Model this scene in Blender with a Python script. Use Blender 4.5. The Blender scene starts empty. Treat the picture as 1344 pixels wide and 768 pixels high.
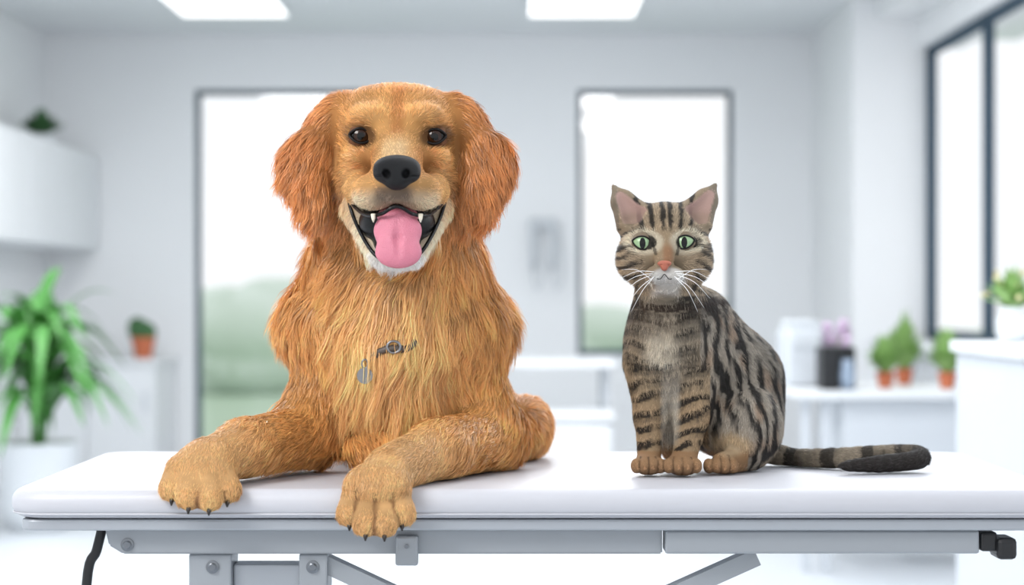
import bpy, bmesh, math, random
import numpy as np
from mathutils import Vector, Matrix, kdtree
from mathutils.bvhtree import BVHTree
random.seed(3)
rng = np.random.default_rng(7)
scene = bpy.context.scene
COL = scene.collection
FPX = 2600.0
def P(px, py, Y):
    d = 2.6 + Y
    return np.array([(px-672)/FPX*d, Y, 1.1-(py-384)/FPX*d])
def lin(c):
    c = np.asarray(c, float)/255.0
    return np.where(c <= 0.04045, c/12.92, ((c+0.055)/1.055)**2.4)
# ------------------------------------------------------------------ materials
def mat(name, rgb, rough=0.5, metal=0.0, var=0.06, scale=8.0, bump=0.0, emit=0.0, spec=0.5, coat=0.0, sss=0.0):
    m = bpy.data.materials.new(name); m.use_nodes = True
    nt = m.node_tree; b = nt.nodes['Principled BSDF']
    c = lin(rgb)
    tc = nt.nodes.new('ShaderNodeTexCoord'); no = nt.nodes.new('ShaderNodeTexNoise'); no.inputs['Scale'].default_value = scale
    no.inputs['Detail'].default_value = 4
    nt.links.new(tc.outputs['Object'], no.inputs['Vector'])
    mr = nt.nodes.new('ShaderNodeMapRange'); mr.inputs['To Min'].default_value = 1-var; mr.inputs['To Max'].default_value = 1+var
    nt.links.new(no.outputs['Fac'], mr.inputs['Value'])
    mx = nt.nodes.new('ShaderNodeVectorMath'); mx.operation = 'SCALE'; mx.inputs[0].default_value = tuple(c)
    nt.links.new(mr.outputs['Result'], mx.inputs['Scale']); nt.links.new(mx.outputs['Vector'], b.inputs['Base Color'])
    b.inputs['Roughness'].default_value = rough; b.inputs['Metallic'].default_value = metal
    b.inputs['Specular IOR Level'].default_value = spec; b.inputs['Coat Weight'].default_value = coat
    if sss: b.inputs['Subsurface Weight'].default_value = sss; b.inputs['Subsurface Radius'].default_value = (0.01, 0.004, 0.003)
    if bump:
        bp = nt.nodes.new('ShaderNodeBump'); bp.inputs['Strength'].default_value = bump; bp.inputs['Distance'].default_value = 0.002
        n2 = nt.nodes.new('ShaderNodeTexNoise'); n2.inputs['Scale'].default_value = scale*12
        nt.links.new(tc.outputs['Object'], n2.inputs['Vector']); nt.links.new(n2.outputs['Fac'], bp.inputs['Height']); nt.links.new(bp.outputs['Normal'], b.inputs['Normal'])
    if emit:
        b.inputs['Emission Color'].default_value = (*c, 1); b.inputs['Emission Strength'].default_value = emit
    return m
def fur_mat(name, rough=0.5, trans=0.25, spec=0.35):
    m = bpy.data.materials.new(name); m.use_nodes = True
    nt = m.node_tree; b = nt.nodes['Principled BSDF']; out = nt.nodes['Material Output']
    a = nt.nodes.new('ShaderNodeAttribute'); a.attribute_name = 'Col'
    nt.links.new(a.outputs['Color'], b.inputs['Base Color'])
    b.inputs['Roughness'].default_value = rough; b.inputs['Specular IOR Level'].default_value = spec
    if trans:
        t = nt.nodes.new('ShaderNodeBsdfTranslucent'); mx = nt.nodes.new('ShaderNodeMixShader'); mx.inputs[0].default_value = trans
        nt.links.new(a.outputs['Color'], t.inputs['Color']); nt.links.new(b.outputs[0], mx.inputs[1]); nt.links.new(t.outputs[0], mx.inputs[2]); nt.links.new(mx.outputs[0], out.inputs['Surface'])
    return m
M = dict(
 wall=mat('wall_paint', (234,236,238), 0.8, var=0.015, scale=2), ceil=mat('ceiling_paint', (228,231,234), 0.85, var=0.01),
 floor=mat('floor_vinyl', (202,207,213), 0.35, var=0.03, scale=1.5), frame=mat('window_frame_metal', (72,88,102), 0.85, var=0.05, spec=0.1),
 white=mat('white_laminate', (226,229,232), 0.4, var=0.015), lgrey=mat('light_grey_laminate', (202,207,213), 0.45, var=0.02),
 pad=mat('white_vinyl_pad', (193,194,201), 0.42, var=0.012, scale=5, bump=0.12), metal=mat('painted_grey_steel', (156,161,167), 0.38, 0.25, var=0.03),
 rail=mat('painted_light_steel', (168,173,180), 0.36, 0.2, var=0.02), bolt=mat('bolt_steel', (126,130,136), 0.3, 0.9, var=0.05),
 black=mat('black_plastic', (26,27,30), 0.45, var=0.1), terra=mat('terracotta', (196,112,78), 0.8, var=0.08, scale=20),
 leaf=mat('palm_leaf', (78,142,66), 0.5, var=0.25, scale=9), leaf2=mat('herb_leaf', (140,178,104), 0.6, var=0.25, scale=20), dleaf=mat('cactus_green', (62,104,62), 0.7, var=0.2, scale=30),
 soil=mat('soil', (70,52,40), 0.95, var=0.2, scale=40), panel=mat('light_diffuser', (255,255,255), 0.5, emit=1.5), pot=mat('white_ceramic', (224,228,232), 0.3, var=0.02),
 fix=mat('wall_device_grey', (202,207,212), 0.4, var=0.05), pink=mat('lilac_bloom', (208,184,212), 0.7, var=0.15, scale=30), grass=mat('lawn', (168,192,166), 0.9, var=0.1, scale=3),  # lawn green paled, with garden haze put into the colour
 bush=mat('bush_hazed', (206,220,208), 0.95, var=0.05, scale=1.0), glassy=mat('blue_grey_plastic', (150,166,186), 0.2, var=0.03), cream=mat('cream_bloom', (214,204,158), 0.7),  # bush colour lightened towards the sky to imitate distance haze
 nose=mat('dog_nose_skin', (15,15,18), 0.42, var=0.25, scale=120, bump=0.7, spec=0.28), lip=mat('black_lip_skin', (12,11,13), 0.25, var=0.3, scale=60, bump=0.3, spec=0.3),
 tongue=mat('tongue_pink', (208,124,144), 0.30, var=0.10, scale=60, bump=0.6, sss=0.15, spec=0.5), tooth=mat('tooth_enamel', (226,218,200), 0.25, var=0.03),
 deye=mat('dark_brown_eye', (10,7,5), 0.05, spec=0.3), dpup=mat('pupil_black', (2,2,2), 0.04, spec=0.4), diris=mat('brown_iris', (44,24,13), 0.06, var=0.2, scale=200, spec=0.4),
 ceye=mat('cat_eye_rim', (20,18,14), 0.1, spec=0.25), ciris=mat('green_iris', (152,180,140), 0.1, var=0.25, scale=260, spec=0.4), rim=mat('eyelid_skin', (18,14,13), 0.45, spec=0.25),
 dlid=mat('golden_eyelid', (104,66,40), 0.8, var=0.2, scale=150), clid=mat('tabby_eyelid', (110,96,78), 0.8, var=0.2, scale=200),
 cnose=mat('cat_nose_pink', (166,94,74), 0.5, var=0.1, scale=150), whisk=mat('whisker_white', (250,250,250), 0.4), claw=mat('claw_horn', (40,33,30), 0.35),
 tag=mat('steel_tag', (140,140,142), 0.3, 0.9, var=0.1, scale=200), collar=mat('worn_collar', (82,72,66), 0.5, var=0.4, scale=150),
)
g = bpy.data.materials.new('window_glass'); g.use_nodes = True; nt = g.node_tree
for n in list(nt.nodes):
    if n.type == 'BSDF_PRINCIPLED': nt.nodes.remove(n)
t = nt.nodes.new('ShaderNodeBsdfTransparent'); gl = nt.nodes.new('ShaderNodeBsdfGlossy'); gl.inputs['Roughness'].default_value = 0.05
mx = nt.nodes.new('ShaderNodeMixShader'); mx.inputs[0].default_value = 0.04
nt.links.new(t.outputs[0], mx.inputs[1]); nt.links.new(gl.outputs[0], mx.inputs[2]); nt.links.new(mx.outputs[0], nt.nodes['Material Output'].inputs['Surface'])
M['glass'] = g
# ------------------------------------------------------------------ object helpers
def thing(name, label, cat, loc=(0,0,0), group=None):
    o = bpy.data.objects.new(name, None); o.empty_display_size = 0.1; COL.objects.link(o); o.location = [float(v) for v in loc]
    o['label'] = label; o['category'] = cat
    if group: o['group'] = group
    return o
def link(name, me, material, parent=None, smooth=False):
    o = bpy.data.objects.new(name, me); COL.objects.link(o)
    if material: me.materials.append(material)
    if smooth: me.polygons.foreach_set('use_smooth', np.ones(len(me.polygons), bool))
    if parent:
        o.parent = parent
        if parent.type == 'EMPTY': o.matrix_parent_inverse = Matrix.Translation(-Vector(parent.location))
    return o
class MB:
    def __init__(s): s.bm = bmesh.new()
    def box(s, x0,x1,y0,y1,z0,z1, bev=0.0, seg=2):
        r = bmesh.ops.create_cube(s.bm, size=1.0)
        vs = r['verts']
        for v in vs: v.co = Vector(((x0+x1)/2+v.co.x*(x1-x0), (y0+y1)/2+v.co.y*(y1-y0), (z0+z1)/2+v.co.z*(z1-z0)))
        if bev:
            es = list({e for v in vs for e in v.link_edges})
            bmesh.ops.bevel(s.bm, geom=es, offset=bev, segments=seg, affect='EDGES', profile=0.5)
        return s
    def bar(s, a, b, w, d):
        a = Vector(a); b = Vector(b); u = (b-a).normalized(); y = Vector((0,1,0)); v = u.cross(y).normalized(); y2 = v.cross(u).normalized()
        c = []
        for p in (a, b):
            for i, j in ((-1,-1),(1,-1),(1,1),(-1,1)): c.append(s.bm.verts.new(p+v*w/2*i+y2*d/2*j))
        for f in ((0,1,2,3),(7,6,5,4),(0,4,5,1),(1,5,6,2),(2,6,7,3),(3,7,4,0)): s.bm.faces.new([c[k] for k in f])
        bmesh.ops.recalc_face_normals(s.bm, faces=s.bm.faces)
        return s
    def lathe(s, c, prof, n=32, axis='z'):
        rows = []
        for r, h in prof:
            row = []
            for i in range(n):
                a = 2*math.pi*i/n
                if axis == 'z': p = (c[0]+r*math.cos(a), c[1]+r*math.sin(a), c[2]+h)
                elif axis == 'y': p = (c[0]+r*math.cos(a), c[1]-h, c[2]+r*math.sin(a))
                else: p = (c[0]+h, c[1]+r*math.cos(a), c[2]+r*math.sin(a))
                row.append(s.bm.verts.new(p))
            rows.append(row)
        for A, B in zip(rows, rows[1:]):
            for i in range(n): s.bm.faces.new((A[i], A[(i+1)%n], B[(i+1)%n], B[i]))
        s.bm.faces.new(rows[0][::-1]); s.bm.faces.new(rows[-1])
        bmesh.ops.recalc_face_normals(s.bm, faces=s.bm.faces)
        return s
    def tube(s, pts, rad, n=10, closed=False, flat=1.0):
        pts = [Vector([float(q) for q in p]) for p in pts]; N = len(pts); rows = []
        if not hasattr(rad, '__len__'): rad = [rad]*N
        for i, p in enumerate(pts):
            a = pts[(i-1)%N] if (closed or i > 0) else pts[0]; b = pts[(i+1)%N] if (closed or i < N-1) else pts[-1]
            t = (b-a).normalized(); up = Vector((0,1,0)) if abs(t.y) < 0.9 else Vector((0,0,1))
            u = t.cross(up).normalized(); v = u.cross(t).normalized()
            rows.append([s.bm.verts.new(p+(u*math.cos(2*math.pi*k/n)+v*math.sin(2*math.pi*k/n)*flat)*rad[i]) for k in range(n)])
        rng_ = range(N) if closed else range(N-1)
        for i in rng_:
            A, B = rows[i], rows[(i+1)%N]
            for k in range(n): s.bm.faces.new((A[k], A[(k+1)%n], B[(k+1)%n], B[k]))
        if not closed: s.bm.faces.new(rows[0][::-1]); s.bm.faces.new(rows[-1])
        bmesh.ops.recalc_face_normals(s.bm, faces=s.bm.faces)
        return s
    def leaf(s, a, b, w, droop, n=8, fold=0.25):
        a = Vector(a); b = Vector(b); t = b-a; side = t.cross(Vector((0,0,1)))
        if side.length < 1e-5: side = Vector((1,0,0))
        side.normalize(); prev = None
        for i in range(n+1):
            u = i/n; p = a+t*u+Vector((0,0,-droop*u*u+droop*0.4*u)); ww = w*(math.sin(math.pi*min(1,u*0.93+0.07))**0.8)*0.5+0.0005
            row = [s.bm.verts.new(p-side*ww+Vector((0,0,ww*fold))), s.bm.verts.new(p), s.bm.verts.new(p+side*ww+Vector((0,0,ww*fold)))]
            if prev:
                s.bm.faces.new((prev[0],prev[1],row[1],row[0])); s.bm.faces.new((prev[1],prev[2],row[2],row[1]))
            prev = row
        return s
    def blob(s, c, r, sub=2, jit=0.15):
        q = bmesh.ops.create_icosphere(s.bm, subdivisions=sub, radius=1.0)
        for v in q['verts']:
            k = 1+random.uniform(-jit, jit); v.co = Vector((c[0]+v.co.x*r[0]*k, c[1]+v.co.y*r[1]*k, c[2]+v.co.z*r[2]*k))
        return s
    def build(s, name, m, parent=None, smooth=False):
        me = bpy.data.meshes.new(name); s.bm.to_mesh(me); s.bm.free()
        return link(name, me, m, parent, smooth)
def struct(o): o['kind'] = 'structure'; return o
def spline(pts, n=6, closed=False):
    pts = [np.array(p, float) for p in pts]; N = len(pts); out = []
    for i in (range(N) if closed else range(N-1)):
        p0 = pts[(i-1)%N] if (closed or i > 0) else pts[0]; p1 = pts[i]; p2 = pts[(i+1)%N]; p3 = pts[(i+2)%N] if (closed or i+2 < N) else pts[-1]
        for k in range(n):
            t = k/n; out.append(0.5*((2*p1)+(-p0+p2)*t+(2*p0-5*p1+4*p2-p3)*t*t+(-p0+3*p1-3*p2+p3)*t**3))
    if not closed: out.append(pts[-1])
    return out
# ------------------------------------------------------------------ SDF modelling
_tab = np.random.default_rng(11).random((32,32,32))
def vnoise(p, scale, off=0.0):
    q = p/scale+off; i = np.floor(q).astype(int); f = q-i; f = f*f*(3-2*f); r = 0
    for dx in (0,1):
        for dy in (0,1):
            for dz in (0,1):
                w = (f[...,0] if dx else 1-f[...,0])*(f[...,1] if dy else 1-f[...,1])*(f[...,2] if dz else 1-f[...,2])
                r = r+w*_tab[(i[...,0]+dx)%32, (i[...,1]+dy)%32, (i[...,2]+dz)%32]
    return r
def rotm(rx=0, ry=0, rz=0):
    return np.array((Matrix.Rotation(math.radians(rz),3,'Z')@Matrix.Rotation(math.radians(ry),3,'Y')@Matrix.Rotation(math.radians(rx),3,'X')))
def E(c, r, k=0.02, rot=None, **a):
    r = np.array(r if hasattr(r,'__len__') else (r,r,r), float)
    return dict(t='e', c=np.array(c,float), r=r, k=k, R=rotm(*rot) if rot else np.eye(3), a=a)
def Cn(p, q, ra, rb, k=0.02, **a): return dict(t='c', p=np.array(p,float), q=np.array(q,float), ra=ra, rb=rb, k=k, a=a)
def ev(s, X):
    if s['t'] == 'e':
        q = (X-s['c'])@s['R']; k0 = np.sqrt(((q/s['r'])**2).sum(-1)); k1 = np.sqrt(((q/s['r']**2)**2).sum(-1))
        return (k0-1)*(k0+1e-5)/(k1+1e-5/s['r'].min())
    ab = s['q']-s['p']; t = np.clip(((X-s['p'])@ab)/(ab@ab), 0, 1)
    d = X-s['p']-t[...,None]*ab
    return np.sqrt((d**2).sum(-1))-(s['ra']+(s['rb']-s['ra'])*t)
def bounds(s):
    if s['t'] == 'e': m = s['r'].max(); return s['c']-m, s['c']+m
    m = max(s['ra'], s['rb']); return np.minimum(s['p'],s['q'])-m, np.maximum(s['p'],s['q'])+m
def grid_eval(prims, cuts, h, extra=None):
    lo = np.min([bounds(s)[0] for s in prims], 0)-4*h-0.01; hi = np.max([bounds(s)[1] for s in prims], 0)+4*h+0.01
    n = np.ceil((hi-lo)/h).astype(int)+1
    F = np.full(n, 1.0)
    def sub(s, m):
        a, b = bounds(s); i0 = np.clip(np.floor((a-m-lo)/h).astype(int), 0, n-1); i1 = np.clip(np.ceil((b+m-lo)/h).astype(int)+1, 1, n)
        sl = tuple(slice(i0[k], i1[k]) for k in range(3))
        g = np.stack(np.meshgrid(*[lo[k]+h*np.arange(i0[k], i1[k]) for k in range(3)], indexing='ij'), -1)
        return sl, g
    for s in prims:
        sl, g = sub(s, s['k']+3*h); d = ev(s, g); A = F[sl]; k = s['k']
        hh = np.clip(0.5+0.5*(A-d)/k, 0, 1); F[sl] = A*(1-hh)+d*hh-k*hh*(1-hh)
    for s in cuts:
        sl, g = sub(s, s['k']+3*h); d = -ev(s, g); A = F[sl]; k = s['k']
        hh = np.clip(0.5-0.5*(A-d)/k, 0, 1); F[sl] = A*(1-hh)+d*hh+k*hh*(1-hh)
    if extra: F = extra(F, lo, h, n)
    return F, lo
def nets(F, lo, h):
    S = F < 0; c = np.zeros(np.array(F.shape)-1, np.int8)
    offs = [(a,b,d) for a in (0,1) for b in (0,1) for d in (0,1)]
    def cor(A, o): return A[o[0]:A.shape[0]-1+o[0], o[1]:A.shape[1]-1+o[1], o[2]:A.shape[2]-1+o[2]]
    for o in offs: c += cor(S, o)
    act = (c > 0)&(c < 8); idx = np.full(act.shape, -1, np.int64); ii = np.argwhere(act); idx[act] = np.arange(len(ii))
    V = {o: F[ii[:,0]+o[0], ii[:,1]+o[1], ii[:,2]+o[2]] for o in offs}
    acc = np.zeros((len(ii),3)); cnt = np.zeros(len(ii))
    for o in offs:
        for ax in range(3):
            if o[ax]: continue
            p = list(o); p[ax] = 1; p = tuple(p); a, b = V[o], V[p]; m = (a < 0) != (b < 0)
            t = np.where(m, a/np.where(m, a-b, 1), 0); pt = np.tile(np.array(o, float), (len(ii),1)); pt[:,ax] = t
            acc[m] += pt[m]; cnt[m] += 1
    verts = lo+h*(ii+acc/cnt[:,None]); quads = []
    for ax in range(3):
        u, v = (ax+1)%3, (ax+2)%3
        a = [slice(None)]*3; b = [slice(None)]*3; a[ax] = slice(0,-1); b[ax] = slice(1,None)
        A = S[tuple(a)]; B = S[tuple(b)]; e = np.argwhere(A != B); ins = A[tuple(e.T)]
        ok = (e[:,u] > 0)&(e[:,v] > 0)&(e[:,u] < F.shape[u]-1)&(e[:,v] < F.shape[v]-1); e = e[ok]; ins = ins[ok]
        def cell(du, dv):
            q = e.copy(); q[:,u] += du; q[:,v] += dv; return idx[tuple(q.T)]
        Q = np.stack([cell(-1,-1), cell(0,-1), cell(0,0), cell(-1,0)], 1); Q[~ins] = Q[~ins][:, ::-1]; quads.append(Q)
    return verts, np.concatenate(quads)
def np_mesh(name, V, Q):
    me = bpy.data.meshes.new(name); me.vertices.add(len(V)); me.vertices.foreach_set('co', V.astype(np.float32).ravel())
    k = Q.shape[1]; me.loops.add(Q.size); me.loops.foreach_set('vertex_index', Q.astype(np.int32).ravel())
    me.polygons.add(len(Q)); me.polygons.foreach_set('loop_start', np.arange(0, Q.size, k, dtype=np.int32))
    me.update(calc_edges=True); me.polygons.foreach_set('use_smooth', np.ones(len(Q), bool)); return me
def set_col(me, C):
    at = me.color_attributes.new('Col', 'FLOAT_COLOR', 'POINT'); q = np.ones((len(C),4), np.float32); q[:,:3] = C; at.data.foreach_set('color', q.ravel())
def sdf_obj(name, prims, cuts, h, m, parent):
    F, lo = grid_eval(prims, cuts, h); V, Q = nets(F, lo, h); return link(name, np_mesh(name, V, Q), m, parent)
TX0, TX1, TY0, TY1, TZ0, TZ1 = -0.645, 0.712, -0.09, 0.525, 0.812, 0.85
def padsdf(X):
    c = np.array([(TX0+TX1)/2, (TY0+TY1)/2, (TZ0+TZ1)/2]); b = np.array([(TX1-TX0)/2, (TY1-TY0)/2, (TZ1-TZ0)/2])-0.0175
    q = np.abs(X-c)-b; return np.sqrt((np.maximum(q,0)**2).sum(-1))+np.minimum(q.max(-1),0)-0.0175
def table_cut(F, lo, h, n):
    k1 = min(int((0.862-lo[2])/h)+1, n[2])
    if k1 <= 0: return F
    g = np.stack(np.meshgrid(*[lo[k]+h*np.arange(n[k] if k < 2 else k1) for k in range(3)], indexing='ij'), -1)
    F[:,:,:k1] = np.maximum(F[:,:,:k1], 0.0015-padsdf(g)); return F
def smooth01(x, a, b):
    t = np.clip((x-a)/(b-a), 0, 1); return t*t*(3-2*t)
def make_animal(root, prims, cuts, h, colfn, headc, kills, n_fur, wid, seed, mats, noise_amp, sig=0.012, rvar=0.13, cmax=0.6, cdiv=24, shade_grad=(0.66,0.86,1.0,1.1,1.2)):
    F, lo = grid_eval(prims, cuts, h, table_cut); V, Q = nets(F, lo, h)
    me = np_mesh('body', V, Q); N = np.empty(len(V)*3, np.float32); me.vertex_normals.foreach_get('vector', N); N = N.reshape(-1,3).astype(float)
    W = np.stack([np.exp(-np.clip(ev(s, V), -0.03, 0.2)/sig) for s in prims], 1); W /= W.sum(1, keepdims=True)
    def at(key, dflt):
        return W@np.array([s['a'].get(key, dflt) for s in prims], float)
    flow = at('flow', (0,0,-1)); rad = at('rad', 0.0); L = at('len', 0.01); lift = at('lift', 0.25); base = W@np.array([lin(s['a'].get('col', (205,130,62))) for s in prims])
    rv = V-headc; rv /= np.linalg.norm(rv, axis=1, keepdims=True)+1e-9
    flow = flow*(1-rad[:,None])+rv*rad[:,None]
    nz = np.stack([vnoise(V, noise_amp[1], o)-0.5 for o in (0.0, 7.3, 15.1)], 1); flow = flow+nz*noise_amp[0]*np.clip(L/0.03,0.15,1.5)[:,None]
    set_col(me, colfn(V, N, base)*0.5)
    body = link('body', me, mats[0], root)
    T = np.concatenate([Q[:,[0,1,2]], Q[:,[0,2,3]]]); a, b, c = V[T[:,0]], V[T[:,1]], V[T[:,2]]
    Ar = np.linalg.norm(np.cross(b-a, c-a), axis=1)/2
    Lt = L[T].mean(1); dens = Ar*np.clip((0.02/np.maximum(Lt,0.004)),0.7,3.0)
    nt_ = N[T].mean(1); ctr = (a+b+c)/3
    dens[(nt_[:,2] < -0.6)&(ctr[:,2] < 0.862)] = 0
    dens[(nt_[:,1] > 0.5)] *= 0.3
    R = np.random.default_rng(seed); ti = R.choice(len(T), n_fur, p=dens/dens.sum()); u = R.random((n_fur,2)); sw = u.sum(1) > 1; u[sw] = 1-u[sw]
    w3 = np.stack([1-u.sum(1), u[:,0], u[:,1]], 1)
    ip = lambda A: (A[T[ti]]*(w3[:,:,None] if A.ndim == 2 else w3)).sum(1)
    p0 = ip(V); n = ip(N); n /= np.linalg.norm(n, axis=1, keepdims=True)+1e-9; f = ip(flow); LL = ip(L); lf = ip(lift); bc = ip(base)
    keep = np.ones(n_fur, bool)
    for kc, kr in kills: 
        q = (p0-kc)/kr; keep &= (q**2).sum(1) > 1
    p0, n, f, LL, lf, bc = p0[keep], n[keep], f[keep], LL[keep], lf[keep], bc[keep]; m = len(p0)
    f = f-(f*n).sum(1)[:,None]*n; fl = np.linalg.norm(f, axis=1, keepdims=True); f = f/(fl+0.05)
    f = f+R.normal(0, 0.10, (m,3)); f /= np.linalg.norm(f, axis=1, keepdims=True)+1e-9
    LL = LL*R.uniform(0.6, 1.25, m); SG = 4
    d0 = f+n*(lf*R.uniform(0.5,1.7,m))[:,None]; d1 = f*0.9-n*0.12+np.array([0,0,-0.35])*np.clip(LL/0.03,0,1)[:,None]
    ts = np.linspace(0, 1, SG+1)
    K = p0[:,None,:]-n[:,None,:]*0.001+LL[:,None,None]*(d0[:,None,:]*(ts-ts**2/2)[None,:,None]+d1[:,None,:]*(ts**2/2)[None,:,None])
    nc = max(10, m//cdiv); ci = R.choice(m, nc, replace=False); kd = kdtree.KDTree(nc)
    for j, i in enumerate(ci): kd.insert(p0[i], j)
    kd.balance(); near = np.array([ci[kd.find(q)[1]] for q in p0])
    cf = np.clip((LL-0.004)/0.04, 0, cmax)*R.uniform(0.3,1.1,m)
    K = K+(K[near]-K)*(cf[:,None]*ts[None,:]**1.3)[:,:,None]
    wv = np.sin(ts[None,:]*6+vnoise(p0,0.03,3.3)[:,None]*14)*0.10*LL[:,None]; sd = np.cross(f, n); K = K+sd[:,None,:]*(wv*ts[None,:])[:,:,None]
    over = (K[...,0] > TX0)&(K[...,0] < TX1)&(K[...,1] > TY0+0.012)&(K[...,1] < TY1)
    K[...,2] = np.where(over, np.maximum(K[...,2], 0.8515), K[...,2])
    bad = np.zeros(m, bool)
    for kc, kr in kills:
        q = (K[:,-1]-kc)/(np.array(kr)*0.92); bad |= (q**2).sum(1) < 1
    K = K[~bad]; p0 = p0[~bad]; n = n[~bad]; LL = LL[~bad]; bc = bc[~bad]; near = near[~bad]; m = len(p0)
    seg = np.diff(K, axis=1); seg = np.concatenate([seg, seg[:,-1:]], 1); seg /= np.linalg.norm(seg, axis=2, keepdims=True)+1e-9
    side = np.cross(seg, n[:,None,:]+R.normal(0,0.45,(m,1,3))); side /= np.linalg.norm(side, axis=2, keepdims=True)+1e-9
    wd = wid*R.uniform(0.7,1.3,m)*np.clip(LL/0.02,0.6,1.3); prof = np.array([0.8,1.0,0.9,0.6,0.08])
    off = side*(wd[:,None]*prof[None,:]*0.5)[:,:,None]
    VV = np.stack([K-off, K+off], 2).reshape(-1,3)
    bse = (np.arange(m)*(SG+1)*2)[:,None]; qs = np.concatenate([bse+np.array([[2*i,2*i+1,2*i+3,2*i+2]]) for i in range(SG)], 1).reshape(-1,4)
    cc = colfn(p0, n, bc); rnd = np.clip(R.normal(1, rvar, m), .45, 1.7); lk = 1+(np.random.default_rng(5).random(10**6)[near%10**6]-0.5)*0.42*np.clip(LL/0.025,0.2,1)
    cc = cc*(rnd*lk)[:,None]; shade_grad = np.array(shade_grad); CC = np.clip(cc[:,None,:]*shade_grad[None,:,None], 0.004, 0.93); CC = np.repeat(CC, 2, axis=1).reshape(-1,3)  # roots darkened and tips lightened in the colour, as shadow between locks
    fm = np_mesh('fur', VV, qs); set_col(fm, CC); link('fur', fm, mats[1], root)
    return body, BVHTree.FromPolygons([tuple(v) for v in V], [tuple(q) for q in Q])
CAMP = Vector((0,-2.6,1.1))
def hit(bvh, px, py):
    d = (Vector(P(px,py,0))-CAMP).normalized(); h = bvh.ray_cast(CAMP, d); return (h[0], h[1]) if h[0] else (Vector(P(px,py,0.1)), Vector((0,-1,0)))
def frame_of(axis):
    ax = Vector(axis).normalized(); x = Vector((0,0,1)).cross(ax).normalized(); return ax, x, ax.cross(x).normalized()
def patch(c, R, a, b, axis, n=24, rings=5):
    bm = bmesh.new(); ax, x, z = frame_of(axis); c = Vector(c)
    def pt(u, v): return c+x*u+z*v+ax*math.sqrt(max(1e-9, R*R-u*u-v*v))
    ce = bm.verts.new(pt(0,0)); prev = None
    for r in range(1, rings+1):
        k = r/rings; row = [bm.verts.new(pt(a*k*math.cos(2*math.pi*i/n), b*k*math.sin(2*math.pi*i/n))) for i in range(n)]
        for i in range(n):
            if prev is None: bm.faces.new((ce, row[i], row[(i+1)%n]))
            else: bm.faces.new((prev[i], row[i], row[(i+1)%n], prev[(i+1)%n]))
        prev = row
    return bm
def put_bm(name, bm, m, parent, smooth=True):
    me = bpy.data.meshes.new(name); bm.to_mesh(me); bm.free(); return link(name, me, m, parent, smooth)
# ================================================================== ROOM
YB = 9.7; XL = -2.9; ZC = 2.7
struct(MB().box(-3.1, 3.2, -6, YB+0.25, -0.1, 0).build('floor', M['floor']))
struct(MB().box(XL-0.2, 3.2, -2.3, YB+0.25, ZC, ZC+0.1).build('ceiling', M['ceil']))
W1 = (-1.97, -0.55, 0.13, 2.36); W2 = (0.407, 1.372, 0.71, 2.36)
b = MB(); T = (YB, YB+0.25)
b.box(XL-0.2, W1[0], *T, 0, ZC); b.box(W1[0], W1[1], *T, 0, W1[2]); b.box(W1[0], W1[1], *T, W1[3], ZC); b.box(W1[1], W2[0], *T, 0, ZC)
b.box(W2[0], W2[1], *T, 0, W2[2]); b.box(W2[0], W2[1], *T, W2[3], ZC); b.box(W2[1], 2.32, *T, 0, ZC)
struct(b.build('wall_back', M['wall']))
struct(MB().box(XL-0.2, XL, -2.3, YB, 0, ZC).build('wall_left', M['wall']))
b = MB(); b.box(1.86, 2.32, 8.2, YB, 0, ZC)
b.box(2.21, 2.45, 3.4, 8.2, 0, 0.85); b.box(2.21, 2.45, 3.4, 8.2, 2.43, ZC); b.box(1.98, 2.21, 3.4, 8.2, 2.58, ZC); b.box(2.21, 2.45, -2.3, 3.4, 0, ZC)
struct(b.build('wall_right', M['wall']))
struct(MB().box(XL, 1.86, YB-0.015, YB, 0, 0.09).build('baseboard_back', M['white']))
def window(n, x0, x1, z0, z1, y, mull=()):
    w = MB(); f = 0.032
    w.box(x0, x0+f, y-0.02, y+0.02, z0, z1); w.box(x1-f, x1, y-0.02, y+0.02, z0, z1); w.box(x0+f, x1-f, y-0.02, y+0.02, z0, z0+f); w.box(x0+f, x1-f, y-0.02, y+0.02, z1-f, z1)
    for mz in mull: w.box(mz, mz+f, y-0.03, y+0.03, z0+f, z1-f)
    o = struct(w.build('window_%d' % n, M['frame'])); MB().box(x0+f, x1-f, y-0.004, y+0.004, z0+f, z1-f).build('pane', M['glass'], o); return o
window(1, *W1, YB+0.06); window(2, *W2, YB+0.06)
w = MB(); f = 0.05; xw = 2.28
for yy in (3.42, 5.3, 6.85, 8.14): w.box(xw-0.025, xw+0.025, yy, yy+f, 0.87, 2.42)
w.box(xw-0.025, xw+0.025, 3.42, 8.19, 0.85, 0.85+f); w.box(xw-0.025, xw+0.025, 3.42, 8.19, 2.39, 2.43)
o = struct(w.build('window_3', M['frame'])); MB().box(xw-0.004, xw+0.004, 3.45, 8.15, 0.9, 2.39).build('pane', M['glass'], o)
struct(MB().box(1.95, 2.25, 3.4, 8.19, 0.83, 0.85).build('trim_1', M['white']))
for x0, x1, l in ((-1.87,-1.28,'square white ceiling light panel above the left window'), (0.10,0.69,'square white ceiling light panel above the smaller back window')):
    t = thing('ceiling_light', l, 'ceiling light', ((x0+x1)/2, 8.2, ZC)); MB().box(x0-0.02, x1+0.02, 7.68, 8.72, ZC-0.02, ZC-0.001).build('frame', M['white'], t)
    MB().box(x0, x1, 7.70, 8.70, ZC-0.026, ZC-0.0195).build('diffuser', M['panel'], t)
t = thing('wall_cabinet', 'long white wall cabinet hanging high on the left wall', 'wall cabinet', (-2.73, 8.4, 1.36))
MB().box(XL+0.001, -2.58, 7.0, YB-0.002, 1.36, 1.95, 0.006).build('body', M['white'], t)
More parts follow.
